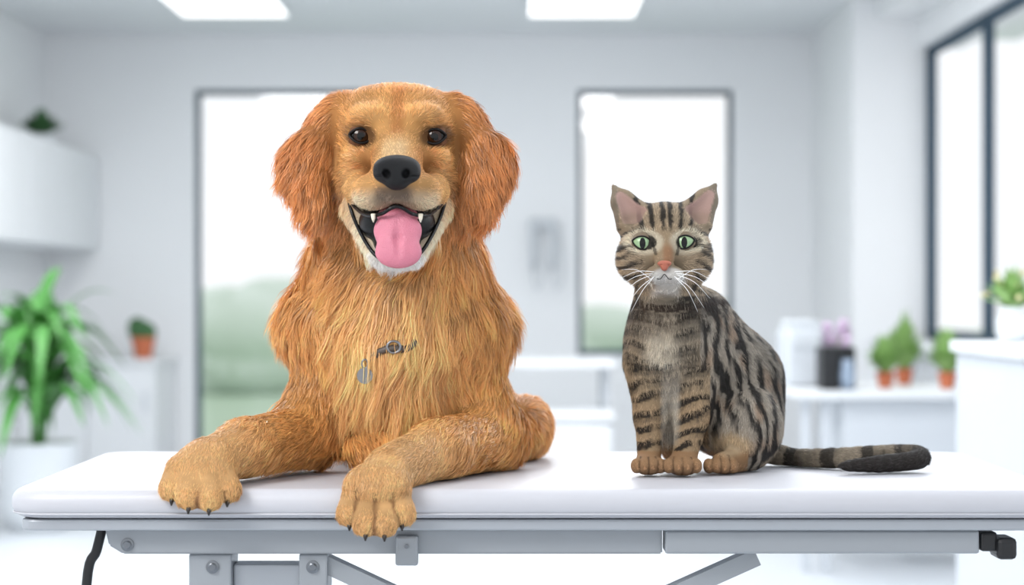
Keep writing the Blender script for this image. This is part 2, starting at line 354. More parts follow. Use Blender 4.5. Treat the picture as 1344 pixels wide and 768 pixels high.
for k in range(3):
    y0 = 7.02+k*0.89; d = MB().box(-2.58, -2.56, y0, y0+0.875, 1.37, 1.94, 0.004).build('door', M['white'], t)
def tuft(name, label, cx, cy, cz, r, hgt, pot_r, pot_h, potm, leafm, n=60, w=0.02, cat='potted plant', group=None, dro=0.3):
    t = thing(name, label, cat, (cx,cy,cz), group)
    MB().lathe((cx,cy,cz), [(pot_r*0.72,0),(pot_r,pot_h*0.85),(pot_r*1.08,pot_h*0.86),(pot_r*1.08,pot_h),(pot_r*0.9,pot_h)], 24).build('pot', potm, t, False)
    MB().lathe((cx,cy,cz+pot_h*0.9), [(pot_r*0.9,0),(pot_r*0.88,pot_h*0.12)], 16).build('soil', M['soil'], t)
    m = MB()
    for i in range(n):
        a = random.uniform(0, 2*math.pi); q = random.uniform(0.15,1); zz = cz+pot_h*0.95
        b0 = (cx+pot_r*0.4*math.cos(a)*q, cy+pot_r*0.4*math.sin(a)*q, zz)
        b1 = (cx+r*q*math.cos(a), cy+r*q*math.sin(a), zz+hgt*random.uniform(0.5,1.05)*(1.1-0.5*q))
        m.leaf(b0, b1, w*random.uniform(0.7,1.3), hgt*dro*q, 6)
    m.build('foliage', leafm, t, True); return t
tuft('potted_plant', 'low dark green plant on top of the white wall cabinet', -2.70, 8.75, 1.952, 0.16, 0.17, 0.08, 0.05, M['pot'], M['dleaf'], 110, 0.04)
t = thing('low_cabinet', 'low white cabinet against the back wall left of the tall window', 'cabinet', (-2.45, 9.35, 0))
MB().box(XL+0.002, -2.09, 9.02, YB-0.02, 0, 0.67, 0.004).build('body', M['white'], t); MB().box(XL+0.002, -2.07, 9.0, YB-0.02, 0.672, 0.705, 0.004).build('top', M['white'], t)
for x0 in (-2.88, -2.485): 
    d = MB().box(x0, x0+0.385, 9.002, 9.02, 0.06, 0.66, 0.003).build('door', M['white'], t); MB().box(x0+0.33, x0+0.345, 8.985, 9.002, 0.4, 0.52).build('handle', M['fix'], d)
t = thing('potted_cactus', 'small round green plant in terracotta pot on the low cabinet', 'potted plant', (-2.215, 9.3, 0.706))
MB().lathe((-2.215,9.3,0.706), [(0.05,0),(0.068,0.1),(0.074,0.1),(0.074,0.125),(0.06,0.125)], 24).build('pot', M['terra'], t)
m = MB(); [m.blob((-2.215+random.uniform(-.05,.05), 9.3+random.uniform(-.04,.04), 0.88+random.uniform(-.035,.045)), (0.05,)*3, 2, 0.2) for _ in range(9)]; m.build('foliage', M['dleaf'], t)
# big leafy plant
cx, cy = -2.20, 6.6
t = thing('potted_palm', 'tall bright green leafy plant in large white floor pot', 'potted plant', (cx,cy,0))
MB().lathe((cx,cy,0), [(0.13,0),(0.165,0.1),(0.185,0.4),(0.19,0.405),(0.17,0.405),(0.165,0.37)], 40).build('pot', M['pot'], t, True)
MB().lathe((cx,cy,0.365), [(0.165,0),(0.16,0.01)], 24).build('soil', M['soil'], t)
st = MB(); fo = MB()
for i in range(3): st.tube([(cx+0.02*i-0.02,cy,0.37),(cx+0.035*(i-1),cy+0.02,0.6),(cx+0.05*(i-1),cy,0.82)], [0.012,0.01,0.008], 8)
for i in range(110):
    a = random.uniform(0,2*math.pi); z0 = random.uniform(0.48,0.90); e = random.uniform(0.35,1.15); L = random.uniform(0.42,0.60)
    s0 = (cx+random.uniform(-.05,.05), cy+random.uniform(-.04,.04), z0)
    fo.leaf(s0, (s0[0]+L*math.cos(a)*math.cos(e), s0[1]+L*math.sin(a)*math.cos(e), z0+L*math.sin(e)), random.uniform(0.045,0.07), 0.62*math.cos(e)+0.08, 12)
st.build('stem', M['leaf'], t, True); fo.build('foliage', M['leaf'], t, True)
t = thing('wall_instrument_holder', 'grey wall mounted holder with two hanging hand pieces between the windows', 'wall device', (0.19,9.6,1.3))
MB().box(0.11,0.28,9.64,9.698,1.48,1.56,0.01).build('panel', M['fix'], t)
for x in (0.13,0.255):
    hp = MB().lathe((x,9.60,1.24), [(0.018,0),(0.022,0.1),(0.02,0.24),(0.03,0.27),(0.012,0.31)], 16).build('hand_piece', M['fix'], t, True)
    MB().tube(spline([(x,9.60,1.24),(x+0.02,9.6,1.12),(x+0.06,9.61,1.22),(x+0.03,9.63,1.48)]), 0.006, 8).build('cord', M['fix'], t, True)
t = thing('wash_counter', 'narrow white counter shelf along the back wall beside the dog', 'counter', (0.2, 7.6, 0))
MB().box(-0.35,0.52,7.3,7.95,0.72,0.76,0.008).build('top', M['white'], t)
for x in (-0.3,0.46): MB().box(x,x+0.03,7.4,7.9,0,0.72).build('leg', M['lgrey'], t)
t = thing('storage_box', 'rounded white box standing under the narrow counter', 'box', (0.28,7.2,0))
MB().box(0.12,0.49,6.95,7.29,0.0,0.47,0.03,4).build('body', M['white'], t, True); MB().box(0.11,0.50,6.94,7.3,0.472,0.52,0.02,3).build('lid', M['white'], t, True)
t = thing('side_desk', 'white desk with slim legs below the window bay', 'desk', (1.5,5.5,0))
MB().box(1.11,1.95,5.15,5.85,0.68,0.715,0.006).build('top', M['white'], t)
for x in (1.14,1.22,1.88):
    MB().box(x,x+0.035,5.2,5.235,0,0.68).build('leg', M['lgrey'], t)
MB().box(1.3,1.86,5.2,5.8,0.25,0.678,0.005).build('drawer_unit', M['lgrey'], t)
t = thing('printer', 'pale grey office machine on the left end of the desk', 'machine', (1.18,5.6,0.716))
MB().box(1.12,1.265,5.45,5.78,0.717,0.95,0.02,3).build('body', M['lgrey'], t); MB().box(1.14,1.25,5.44,5.452,0.88,0.93).build('front_panel', M['fix'], t); MB().box(1.13,1.26,5.5,5.75,0.951,0.985,0.01).build('lid', M['fix'], t)
t = thing('coffee_machine', 'small black machine with pale jug on the desk', 'coffee machine', (1.30,5.3,0.716))
MB().box(1.22,1.29,5.2,5.36,0.716,0.885,0.01).build('body', M['black'], t); MB().box(1.292,1.365,5.26,5.36,0.716,0.885,0.01).build('back_panel', M['black'], t)
MB().lathe((1.325,5.225,0.716), [(0.028,0),(0.032,0.06),(0.024,0.1),(0.026,0.12)], 20).build('jug', M['glassy'], t, True)
t = thing('flower_bunch', 'blurred lilac pink flowers in small white pot behind the black machine', 'flowers', (1.335,5.55,0.716))
MB().lathe((1.335,5.55,0.716), [(0.03,0),(0.042,0.11),(0.045,0.12),(0.035,0.12)], 16).build('pot', M['pot'], t, True)
m = MB()
for _ in range(14):
    e = (1.335+random.uniform(-.05,.05), 5.55+random.uniform(-.04,.04), 0.92+random.uniform(-.04,.05)); m.leaf((1.335,5.55,.83), e, .014, .01, 4)
    MB().blob(e, (0.024,)*3, 1, 0.2).build('bloom', M['pink'], t)
m.build('foliage', M['leaf2'], t, True)
for i, (x, y, hh, l) in enumerate(((1.50,5.36,0.17,'short pale green herb in terracotta pot, left of the three herbs'), (1.64,5.68,0.26,'tallest pale green herb in terracotta pot, in the middle of the herbs'), (1.74,5.32,0.2,'bushy green herb in terracotta pot, right of the three herbs'))):
    tuft('potted_herb', l, x, y, 0.716, 0.105, hh, 0.036, 0.065, M['terra'], M['leaf2'], 140, 0.028, group='herb pots on the desk')
t = thing('reception_counter', 'tall light grey counter block at the right edge of the room', 'counter', (1.6,2.7,0))
MB().box(1.30,2.1,2.42,3.2,0,0.925,0.006).build('body', M['lgrey'], t); MB().box(1.285,2.12,2.40,3.22,0.927,0.96,0.006).build('top', M['white'], t)
vx, vy = 1.40, 2.95
t = thing('flower_vase', 'white vase of yellow green flowers on the tall right counter', 'vase', (vx,vy,0.961))
MB().lathe((vx,vy,0.961), [(0.028,0),(0.042,0.02),(0.044,0.06),(0.03,0.09),(0.034,0.10)], 24).build('vase', M['pot'], t, True)
m = MB()
for i in range(110):
    a = random.uniform(0,6.28); q = random.uniform(0.1,1); e = (vx+0.09*q*math.cos(a), vy+0.09*q*math.sin(a), 0.961+0.10+random.uniform(0.03,0.12)*(1.2-0.6*q)); m.leaf((vx,vy,1.05), e, 0.024, 0.02, 5)
    if i%9 == 0: MB().blob(e, (0.008,)*3, 1, 0.2).build('bloom', M['cream'], t)
m.build('foliage', M['leaf2'], t, True)
o = MB().box(-30, 30, YB+0.4, 60, -0.3, -0.1).build('lawn', M['grass']); o['kind'] = 'structure'
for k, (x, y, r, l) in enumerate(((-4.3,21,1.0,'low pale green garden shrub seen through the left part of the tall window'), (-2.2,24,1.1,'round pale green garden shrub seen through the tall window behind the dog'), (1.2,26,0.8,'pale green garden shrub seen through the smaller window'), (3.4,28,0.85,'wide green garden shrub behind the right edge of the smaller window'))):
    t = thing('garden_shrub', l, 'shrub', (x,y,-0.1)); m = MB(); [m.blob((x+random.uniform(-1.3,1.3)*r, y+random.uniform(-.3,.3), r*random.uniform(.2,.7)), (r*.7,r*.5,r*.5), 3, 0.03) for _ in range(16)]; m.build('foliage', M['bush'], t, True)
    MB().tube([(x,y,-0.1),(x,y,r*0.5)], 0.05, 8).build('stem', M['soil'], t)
# ================================================================== EXAMINATION TABLE
tb = thing('examination_table', 'padded white veterinary examination table with grey metal frame under both animals', 'table', (0.03,0.2,0))
def slab(x0,x1,y0,y1,z0,z1,rc,re,seg=8):
    bm = bmesh.new(); rows = []
    levels = [(z0+re*(1-math.cos(math.pi/2*i/seg)), re*(1-math.sin(math.pi/2*i/seg))) for i in range(seg+1)]
    levels += [(z1-re*(1-math.sin(math.pi/2*i/seg)), re*(1-math.cos(math.pi/2*i/seg))) for i in range(seg+1)]
    for z, ins in levels:
        row = []
        for cx, cy, a0 in ((x1-rc,y1-rc,0),(x0+rc,y1-rc,90),(x0+rc,y0+rc,180),(x1-rc,y0+rc,270)):
            for k in range(9):
                a = math.radians(a0+k*90/8); row.append(bm.verts.new((cx+(rc-ins)*math.cos(a), cy+(rc-ins)*math.sin(a), z)))
        rows.append(row)
    for A, B in zip(rows, rows[1:]):
        for i in range(len(A)): bm.faces.new((A[i],A[(i+1)%len(A)],B[(i+1)%len(A)],B[i]))
    bm.faces.new(rows[0][::-1]); bm.faces.new(rows[-1]); return bm
pd = put_bm('pad', slab(TX0,TX1,TY0,TY1,TZ0,TZ1,0.05,0.018), M['pad'], tb)
lp = []
for cx, cy, a0 in ((TX1-.05,TY1-.05,0),(TX0+.05,TY1-.05,90),(TX0+.05,TY0+.05,180),(TX1-.05,TY0+.05,270)):
    for k in range(9):
        a = math.radians(a0+k*90/8); lp.append((cx+.0475*math.cos(a), cy+.0475*math.sin(a), TZ0+.0065))
MB().tube(lp, .0014, 6, True).build('piping', M['pad'], pd, True)
put_bm('rail', slab(-0.628,0.70,-0.078,0.51,0.7965,0.811,0.02,0.003,2), M['rail'], tb, False)
bm = bmesh.new()
vs = [bm.verts.new(p) for p in ((-0.523,-0.055,0.796),(0.193,-0.055,0.796),(0.193,-0.055,0.764),(-0.500,-0.055,0.764),(-0.518,-0.055,0.775))]
f = bm.faces.new(vs); r = bmesh.ops.extrude_face_region(bm, geom=[f]); [setattr(v, 'co', v.co+Vector((0,0.04,0))) for v in r['geom'] if isinstance(v, bmesh.types.BMVert)]
bmesh.ops.recalc_face_normals(bm, faces=bm.faces); bmesh.ops.bevel(bm, geom=list(bm.edges), offset=0.002, segments=2, affect='EDGES'); put_bm('side_beam', bm, M['metal'], tb, False)
MB().box(0.196,0.598,-0.066,-0.02,0.7655,0.7955,0.003).build('sliding_beam', M['metal'], tb)
MB().box(-0.52,0.6,0.44,0.48,0.765,0.796,0.003).build('rear_beam', M['metal'], tb)
k = MB().box(0.6,0.622,-0.064,-0.028,0.768,0.793,0.004).box(0.620,0.646,-0.07,-0.022,0.758,0.786,0.006).build('lock_knob', M['black'], tb)
br = MB().box(-0.149,-0.120,-0.072,-0.056,0.751,0.789,0.003).build('clip_bracket', M['metal'], tb); br['label'] = 'small grey clip bracket'
MB().lathe((-0.1345,-0.0725,0.776), [(0.003,0),(0.003,0.002)], 10, 'y').build('screw', M['bolt'], br)
MB().box(-0.417,-0.362,-0.045,0.02,0.60,0.763,0.003).build('mounting_bracket', M['metal'], tb)
MB().box(-0.362,-0.262,-0.03,0.01,0.60,0.747,0.003).build('cross_plate', M['rail'], tb)
MB().box(-0.275,-0.238,-0.045,0.02,0.66,0.763,0.003).build('mounting_bracket', M['metal'], tb)
for x, z in ((-0.494,0.776),(-0.386,0.746),(-0.257,0.746)):
    y = -0.0555 if x < -0.45 else -0.0455
    MB().lathe((x,y,z), [(0.0085,0),(0.0085,0.0015),(0.0055,0.002),(0.0055,0.005),(0.004,0.006)], 18, 'y').build('bolt', M['bolt'], tb)
MB().bar((-0.262,-0.02,0.757), (0.03,-0.02,0.62), 0.022, 0.03).build('brace_arm', M['metal'], tb); MB().bar((0.318,-0.02,0.757), (0.03,-0.02,0.628), 0.022, 0.03).build('brace_arm', M['metal'], tb)
MB().box(-0.05,0.11,-0.03,0.42,0.10,0.64,0.01).build('pedestal', M['metal'], tb); MB().box(-0.42,0.46,-0.1,0.5,0.0,0.10,0.02).build('base', M['metal'], tb)
MB().box(-0.417,-0.37,0.0,0.05,0.10,0.60,0.004).build('lift_post', M['metal'], tb)
MB().tube(spline([(-0.531,-0.03,0.797),(-0.539,-0.03,0.765),(-0.552,-0.03,0.72),(-0.56,-0.02,0.5),(-0.54,0.0,0.2),(-0.44,0.03,0.06)]), 0.0065, 10).build('power_cable', M['black'], tb, True)
# ================================================================== DOG
gold=(232,168,98); light=(246,188,122); dark=(206,134,76); cream=(246,224,192); paw=(240,188,128); face=(236,178,112)
hx = lambda s, off: 521+s*off
D = []
D += [E(P(545,505,.33), (.115,.18,.112), .04, flow=(.2,.9,-.5), len=.032, col=gold),
      E(P(521,465,.20), (.088,.105,.135), .04, flow=(0,-.15,-1), len=.085, lift=.25, col=light),
      E(P(600,548,.44), (.095,.085,.08), .04, flow=(.3,.8,-.5), len=.03, col=gold),
      E(P(690,560,.38), (.038,.095,.046), .02, flow=(.2,.3,-1), len=.022, col=gold),
      E(P(455,565,.40), (.045,.09,.046), .02, flow=(-.2,.3,-1), len=.022, col=gold),
      Cn(P(521,400,.18), P(521,262,.14), .082, .062, .04, flow=(0,-.1,-1), len=.080, lift=.28, col=light),
      E(P(450,322,.15), (.028,.05,.055), .03, flow=(-.30,.1,-1), len=.050, lift=.32, col=gold),
      E(P(592,322,.15), (.028,.05,.055), .03, flow=(.30,.1,-1), len=.050, lift=.32, col=gold)]
for s in (-1,1):
    D += [Cn(P(hx(s,60),350,.17), P(hx(s,100),420,.20), .044, .048, .05, flow=(s*.42,.15,-1), len=.048, lift=.36, col=gold),
          E(P(hx(s,95),438,.20), (.046,.06,.048), .05, flow=(s*.06,.1,-1), len=.034, lift=.24, col=gold)]
D += [Cn(P(438,464,.19), P(400,562,.165), .042, .044, .03, flow=(-.05,-.2,-1), len=.026, col=gold),
      Cn(P(402,572,.155), P(322,588,.02), .045, .036, .03, flow=(-.7,-.9,-.35), len=.024, lift=.22, col=gold),
      Cn(P(322,588,.02), P(280,606,-.05), .035, .032, .02, flow=(-.6,-1,-.5), len=.014, lift=.2, col=paw),
      E(P(264,617,-.08), (.042,.042,.026), .02, rot=(35,0,0), flow=(-.2,-1,-.8), len=.011, lift=.18, col=paw),
      Cn(P(610,464,.19), P(640,562,.20), .044, .048, .03, flow=(.05,-.2,-1), len=.026, col=gold),
      Cn(P(648,577,.195), P(575,592,.05), .045, .040, .03, flow=(-.7,-.9,-.35), len=.026, lift=.22, col=gold),
      Cn(P(575,592,.05), P(512,618,-.07), .038, .033, .02, flow=(-.6,-1,-.5), len=.014, lift=.2, col=paw),
      E(P(495,641,-.105), (.043,.034,.034), .02, rot=(50,0,0), flow=(-.2,-.7,-1), len=.011, lift=.18, col=paw),
      E(P(520,585,.14), (.07,.05,.03), .02, flow=(0,-.3,-1), len=.03, col=gold)]
toesL = [(226,641,-.100),(248,652,-.124),(275,654,-.124),(299,643,-.100)]
toesR = [(459,674,-.122),(480,687,-.142),(505,688,-.142),(528,674,-.124)]
toep = []
for cxx, ts_ in ((263,toesL),(494,toesR)):
    for tx, ty, tY in ts_: toep.append(Cn(P(tx*.72+cxx*.28,ty-24,tY+.03), P(tx,ty,tY), .0185, .0175, .005, flow=(0,-.7,-1), len=.009, lift=.16, col=paw))
D += toep
# head
D += [E(P(521,180,.095), (.078,.085,.060), .03, rad=1, len=.015, lift=.2, col=gold),
      E(P(521,136,.09), (.058,.05,.024), .03, rad=1, len=.015, lift=.2, col=gold),
      Cn(P(521,194,.03), P(521,234,-.070), .035, .031, .018, rad=1, len=.009, lift=.16, col=face),
      E(P(521,300,.07), (.055,.05,.05), .03, flow=(0,.3,-1), len=.03, col=gold),
      E(P(521,336,-.022), (.027,.022,.017), .015, flow=(0,.2,-1), len=.012, col=cream)]
for s in (-1,1):
    D += [E(P(hx(s,40),160,.09), (.038,.055,.034), .025, rad=1, len=.015, lift=.2, col=gold),
          E(P(hx(s,48),234,.085), (.035,.055,.046), .03, rad=1, len=.016, lift=.18, col=face),
          E(P(hx(s,82),222,.100), (.026,.030,.055), .02, flow=(s*.3,0,-1), len=.020, lift=.2, col=dark),
          E(P(hx(s,35),150,.026), (.024,.02,.013), .018, rad=1, len=.010, lift=.2, col=face),
          E(P(hx(s,50),207,.038), (.020,.022,.014), .014, rad=1, len=.010, lift=.18, col=face),
          E(P(hx(s,29),252,-.042), (.030,.034,.024), .012, rad=1, len=.009, lift=.16, col=face),
          E(P(hx(s,49),250,.005), (.020,.035,.022), .02, rad=1, len=.011, lift=.16, col=face),
          E(P(hx(s,74),282,.120), (.028,.035,.033), .02, flow=(s*.2,0,-1), len=.03, lift=.2, col=dark),
          Cn(P(hx(s,56),272,.035), P(hx(s,20),334,-.015), .017, .016, .012, flow=(s*.5,.6,-.8), len=.012, col=cream),
          E(P(hx(s,92),164,.080), (.027,.022,.050), .012, rot=(0,s*-36,0), flow=(s*.55,0,-1), len=.024, lift=.18, col=dark),
          E(P(hx(s,121),212,.060), (.034,.016,.043), .016, rot=(0,s*-14,0), flow=(s*.40,-.1,-1), len=.034, lift=.22, col=dark),
          E(P(hx(s,111),256,.052), (.023,.013,.040), .016, rot=(0,s*12,0), flow=(s*.05,-.1,-1), len=.032, lift=.2, col=dark)]
dcuts = [E(P(473,180,-.004), (.018,.030,.013), .012), E(P(570,180,-.004), (.018,.030,.013), .012)]
nosep = P(521,232,-.10)
def dogcol(X, N, base):
    u = 672+X[:,0]/.001; v = 384+(1.1-X[:,2])/.001; Y = X[:,1]
    c = base.copy()
    nz = vnoise(X, .018, 1.7)*.6+vnoise(X, .05, 4.1)*.4
    c *= (0.70+0.56*nz)[:,None]
    du = np.abs(u-521)
    def mixc(col, w):
        nonlocal c; w = np.clip(w,0,1)[:,None]; c = c*(1-w)+lin(col)*w
    head = (v < 362)&(Y < .06)
    mixc((248,228,200), head*smooth01(v,246,266)*(1-smooth01(du,50,62))*.7)
    mixc((244,238,232), head*smooth01(v,318,338)*(1-smooth01(du,30,45)))
    mixc((248,214,164), head*(1-smooth01(du,10,22))*smooth01(v,178,196)*(1-smooth01(v,205,228))*.6)
    mixc((196,122,64), head*(1-smooth01(np.abs(du-38),6,20))*smooth01(v,188,200)*(1-smooth01(v,222,244))*.5)  # shading of the muzzle sides painted in along the tear lines
    mixc((198,124,64), (Y < .1)*(1-smooth01(du,3,14))*(v > 112)*(v < 176)*.6)
    mixc((242,196,138), (Y < .06)*(1-smooth01(np.hypot((du-38)/20,(v-150)/10),.5,1.3))*.25)
    mixc((84,76,74), head*(1-smooth01(du,16,32))*smooth01(v,244,254)*(1-smooth01(v,262,276))*(Y < -.04)*.8)
    for ex in (473,570):
        r = np.hypot((u-ex)/1.25, v-178); mixc((80,48,30), (Y < .09)*(1-smooth01(r,12.5,19))*.8)
    low = np.where(Y < -.03)[0]
    if len(low):
        d = np.sort(np.stack([ev(s, X[low]) for s in toep], 1), 1); w = (1-smooth01(d[:,1]-d[:,0],.0005,.0045))*(d[:,0] < .012)*(v[low] > 632)
        w = w[:,None]*.8; c[low] = c[low]*(1-w)+lin((118,74,44))*w  # gaps between the toes painted dark, as shade in the creases
    return c
root = thing('dog', 'golden retriever lying on the examination table with tongue out and front paws over the edge', 'dog', (-0.15,0.2,0.85))
kills = [(P(473,178,.02), (.0160,.03,.0115)), (P(570,179,.02), (.0160,.03,.0115)), (P(521,228,-.100), (.030,.03,.025)), (P(521,298,-.03), (.043,.05,.033)), (P(521,268,-.085),(.008,.03,.010))]
MF = (fur_mat('dog_skin', .8, 0, .2), fur_mat('golden_fur', .40, .14, .55))
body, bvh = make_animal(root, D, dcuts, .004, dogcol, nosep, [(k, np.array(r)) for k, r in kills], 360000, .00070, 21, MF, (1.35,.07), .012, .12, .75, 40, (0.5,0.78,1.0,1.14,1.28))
def eye(root, bvh, px, py, R, sink, ir, pr, a, hu, hl, tilt, mats3, lidm, rimw):
    h, n = hit(bvh, px, py); c = h+Vector((0,1,0))*sink; look = (CAMP-c).normalized(); ax, x, z = frame_of(look)
    x, z = x*math.cos(tilt)+z*math.sin(tilt), z*math.cos(tilt)-x*math.sin(tilt)
    q = bmesh.new(); bmesh.ops.create_uvsphere(q, u_segments=28, v_segments=20, radius=R)
    for v in q.verts: v.co += c
    e = put_bm('eye', q, mats3[0], root); put_bm('iris', patch(c, R*1.01, ir, ir, look), mats3[1], e); put_bm('pupil', patch(c, R*1.025, pr[0], pr[1], look), mats3[2], e)
    RR = R*1.05
    def pt(u, v): return c+x*u+z*v+ax*math.sqrt(max(0.0, RR*RR-u*u-v*v))
    for sg, hh in ((1,hu),(-1,hl)):
        q = bmesh.new(); prev = None; NU = 24
        for i in range(NU+1):
            u = -a+2*a*i/NU; v0 = sg*hh*max(0.0, 1-(u/a)**2)**.8; v1 = sg*math.sqrt(max(RR*RR-u*u, 0.0))*.99
            row = [q.verts.new(pt(u, v0+(v1-v0)*k/6)) for k in range(7)]
            if prev:
                for k in range(6): q.faces.new((prev[k],prev[k+1],row[k+1],row[k]))
            prev = row
        bmesh.ops.recalc_face_normals(q, faces=q.faces); put_bm('eyelid', q, lidm, root)
    pts = [pt(a*math.cos(t_), (hu if math.sin(t_) > 0 else hl)*math.copysign(abs(math.sin(t_))**1.6, math.sin(t_)))+ax*.0004 for t_ in [2*math.pi*i/36 for i in range(36)]]
    MB().tube(pts, rimw, 8, True).build('eyelid_rim', M['rim'], root, True); return c
for px, py, tl_ in ((473,178,-.12),(570,179,.12)):
    eye(root, bvh, px, py, .0168, .0085, .0094, (.0050,.0050), .0154, .0104, .0092, tl_, (M['deye'],M['diris'],M['dpup']), M['dlid'], .0018)
nb = P(521,226,-.097)
sdf_obj('nose', [E(nb+np.array([0,0,.007]), (.029,.018,.015), .01), E(nb+np.array([0,-.003,-.008]), (.018,.015,.015), .01), E(nb+np.array([-.018,-.002,-.001]), (.012,.012,.012), .006), E(nb+np.array([.018,-.002,-.001]), (.012,.012,.012), .006)],
        [E(nb+np.array([-.0125,-.017,-.003]), (.0048,.010,.0058), .003, rot=(0,-25,0)), E(nb+np.array([.0125,-.017,-.003]), (.0048,.010,.0058), .003, rot=(0,25,0)), Cn(nb+np.array([-.018,-.014,-.007]), nb+np.array([-.027,-.008,-.006]), .0018,.001,.002), Cn(nb+np.array([.018,-.014,-.007]), nb+np.array([.027,-.008,-.006]), .0018,.001,.002), Cn(nb+np.array([0,-.020,-.004]), nb+np.array([0,-.018,-.024]), .0012, .0012, .002)], .0011, M['nose'], root)
sdf_obj('mouth_lining', [E(P(521,292,-.005), (.050,.038,.034), .01), E(P(521,322,-.022), (.030,.026,.017), .01)], [], .003, M['lip'], root)
up = [(458,262,.012),(467,273,-.010),(482,283,-.048),(500,281,-.067),(512,274,-.073)]
lw = [(463,282,.008),(474,307,-.015),(489,331,-.036),(505,343,-.045)]
pts = [P(*q) for q in up]+[P(521,271,-.074)]+[P(1042-a,b_,c_) for a,b_,c_ in up[::-1]]+[P(1042-a,b_,c_) for a,b_,c_ in lw]+[P(521,346,-.047)]+[P(*q) for q in lw[::-1]]
pts = spline(pts, 4, True); MB().tube(pts, .0025, 10, True).build('lips', M['lip'], root, True)
sdf_obj('tongue', [E(P(522,284,-.035), (.027,.022,.014), .012), E(P(522,303,-.055), (.0310,.012,.024), .012), E(P(523,331,-.062), (.030,.0095,.021), .012)], [Cn(P(522,284,-.0705), P(522.5,312,-.0705), .0035, .0042, .006), Cn(P(522.5,312,-.0705), P(523,338,-.0745), .0042, .002, .006)], .0016, M['tongue'], root)
for x, y0, L, s, Y in ((490,281,.0108,-1,-.063),(552,281,.0108,-1,-.063),(496,332,.007,1,-.050),(547,332,.007,1,-.050)):
    p = P(x,y0,Y); MB().tube([p, p+np.array([0,-.001,s*L*.5]), p+np.array([0,0,s*L])], [.0034,.0027,.0006], 10).build('tooth', M['tooth'], root, True)
for i, (tx, ty, tY) in enumerate(toesL+toesR):
    p = P(tx,ty+13,tY-.009); MB().tube([p, p+np.array([0,-.005,-.004]), p+np.array([0,-.006,-.009])], [.0034,.0028,.0008], 8).build('claw', M['claw'], root, True)
def hp(px, py, off): h, n = hit(bvh, px, py); return np.array(h)+np.array([0,-off,0])
col = MB().tube(spline([hp(486,476,.013),hp(494,466,.016),hp(506,459,.017),hp(520,457,.017),hp(534,458,.015),hp(546,448,.012)]), .0055, 8).build('collar', M['collar'], root, True)
bk = hp(518,455,.022); MB().tube(spline([bk+np.array([.009*math.cos(a), 0, .008*math.sin(a)]) for a in np.linspace(0,2*math.pi,9)[:-1]], 3, True), .0018, 8, True).build('buckle', M['tag'], col, True)
tg = hp(481,492,.032)
MB().tube([tg, tg+np.array([.0004,.002,0])], .0110, 24).build('name_tag', M['tag'], col, False)
MB().tube(spline([tg+np.array([.004*math.cos(a), .001, .016+.006*math.sin(a)]) for a in np.linspace(0,2*math.pi,9)[:-1]], 3, True), .0011, 8, True).build('tag_ring', M['tag'], col, True)
# ================================================================== CAT
cg=(160,147,129); ct=(180,156,124)
K = [E(P(873,320,.125), (.058,.058,.049), .02, rad=1, len=.011, lift=.2, col=cg),
     E(P(873,290,.125), (.038,.04,.024), .02, rad=1, len=.010, lift=.2, col=cg),
     Cn(P(872,312,.08), P(872,345,.057), .018, .012, .012, rad=1, len=.004, lift=.12, col=ct),
     E(P(872,376,.074), (.016,.015,.009), .01, rad=1, len=.006, lift=.12, col=cg),
     Cn(P(876,375,.14), P(880,440,.165), .045, .057, .03, flow=(0,0,-1), len=.012, lift=.18, col=cg),
     E(P(872,465,.165), (.052,.056,.075), .03, flow=(0,0,-1), len=.012, lift=.18, col=cg),
     E(P(908,475,.175), (.042,.05,.06), .03, flow=(.2,.1,-1), len=.012, lift=.18, col=cg),
     Cn(P(915,425,.20), P(962,500,.24), .052, .066, .04, flow=(.6,.4,-1), len=.012, lift=.18, col=cg),
     Cn(P(962,500,.24), P(970,548,.24), .066, .064, .03, flow=(.3,.3,-1), len=.012, lift=.18, col=cg),
     E(P(985,560,.170), (.045,.055,.056), .010, flow=(.1,.1,-1), len=.012, lift=.18, col=cg),
     E(P(935,545,.20), (.04,.05,.05), .03, flow=(.1,0,-1), len=.014, col=ct),
     E(P(882,548,.175), (.026,.03,.06), .02, flow=(0,0,-1), len=.012, col=ct),
     Cn(P(985,600,.17), P(948,609,.12), .019, .016, .012, flow=(-.8,-.5,-.3), len=.007, lift=.15, col=ct),
     Cn(P(851,478,.15), P(853,545,.138), .034, .0210, .014, flow=(0,0,-1), len=.010, lift=.16, col=ct),
     Cn(P(853,545,.138), P(852,600,.12), .0210, .0160, .012, flow=(0,0,-1), len=.008, lift=.15, col=ct),
     E(P(851,610,.10), (.0205,.026,.0145), .01, flow=(0,-1,-.3), len=.006, lift=.12, col=ct),
     Cn(P(915,478,.155), P(909,545,.138), .035, .0230, .014, flow=(0,0,-1), len=.010, lift=.16, col=ct),
     Cn(P(909,545,.138), P(899,598,.115), .0230, .0170, .012, flow=(0,0,-1), len=.008, lift=.15, col=ct),
     E(P(896,610,.095), (.023,.028,.0155), .01, flow=(0,-1,-.3), len=.006, lift=.12, col=ct)]
ears = []
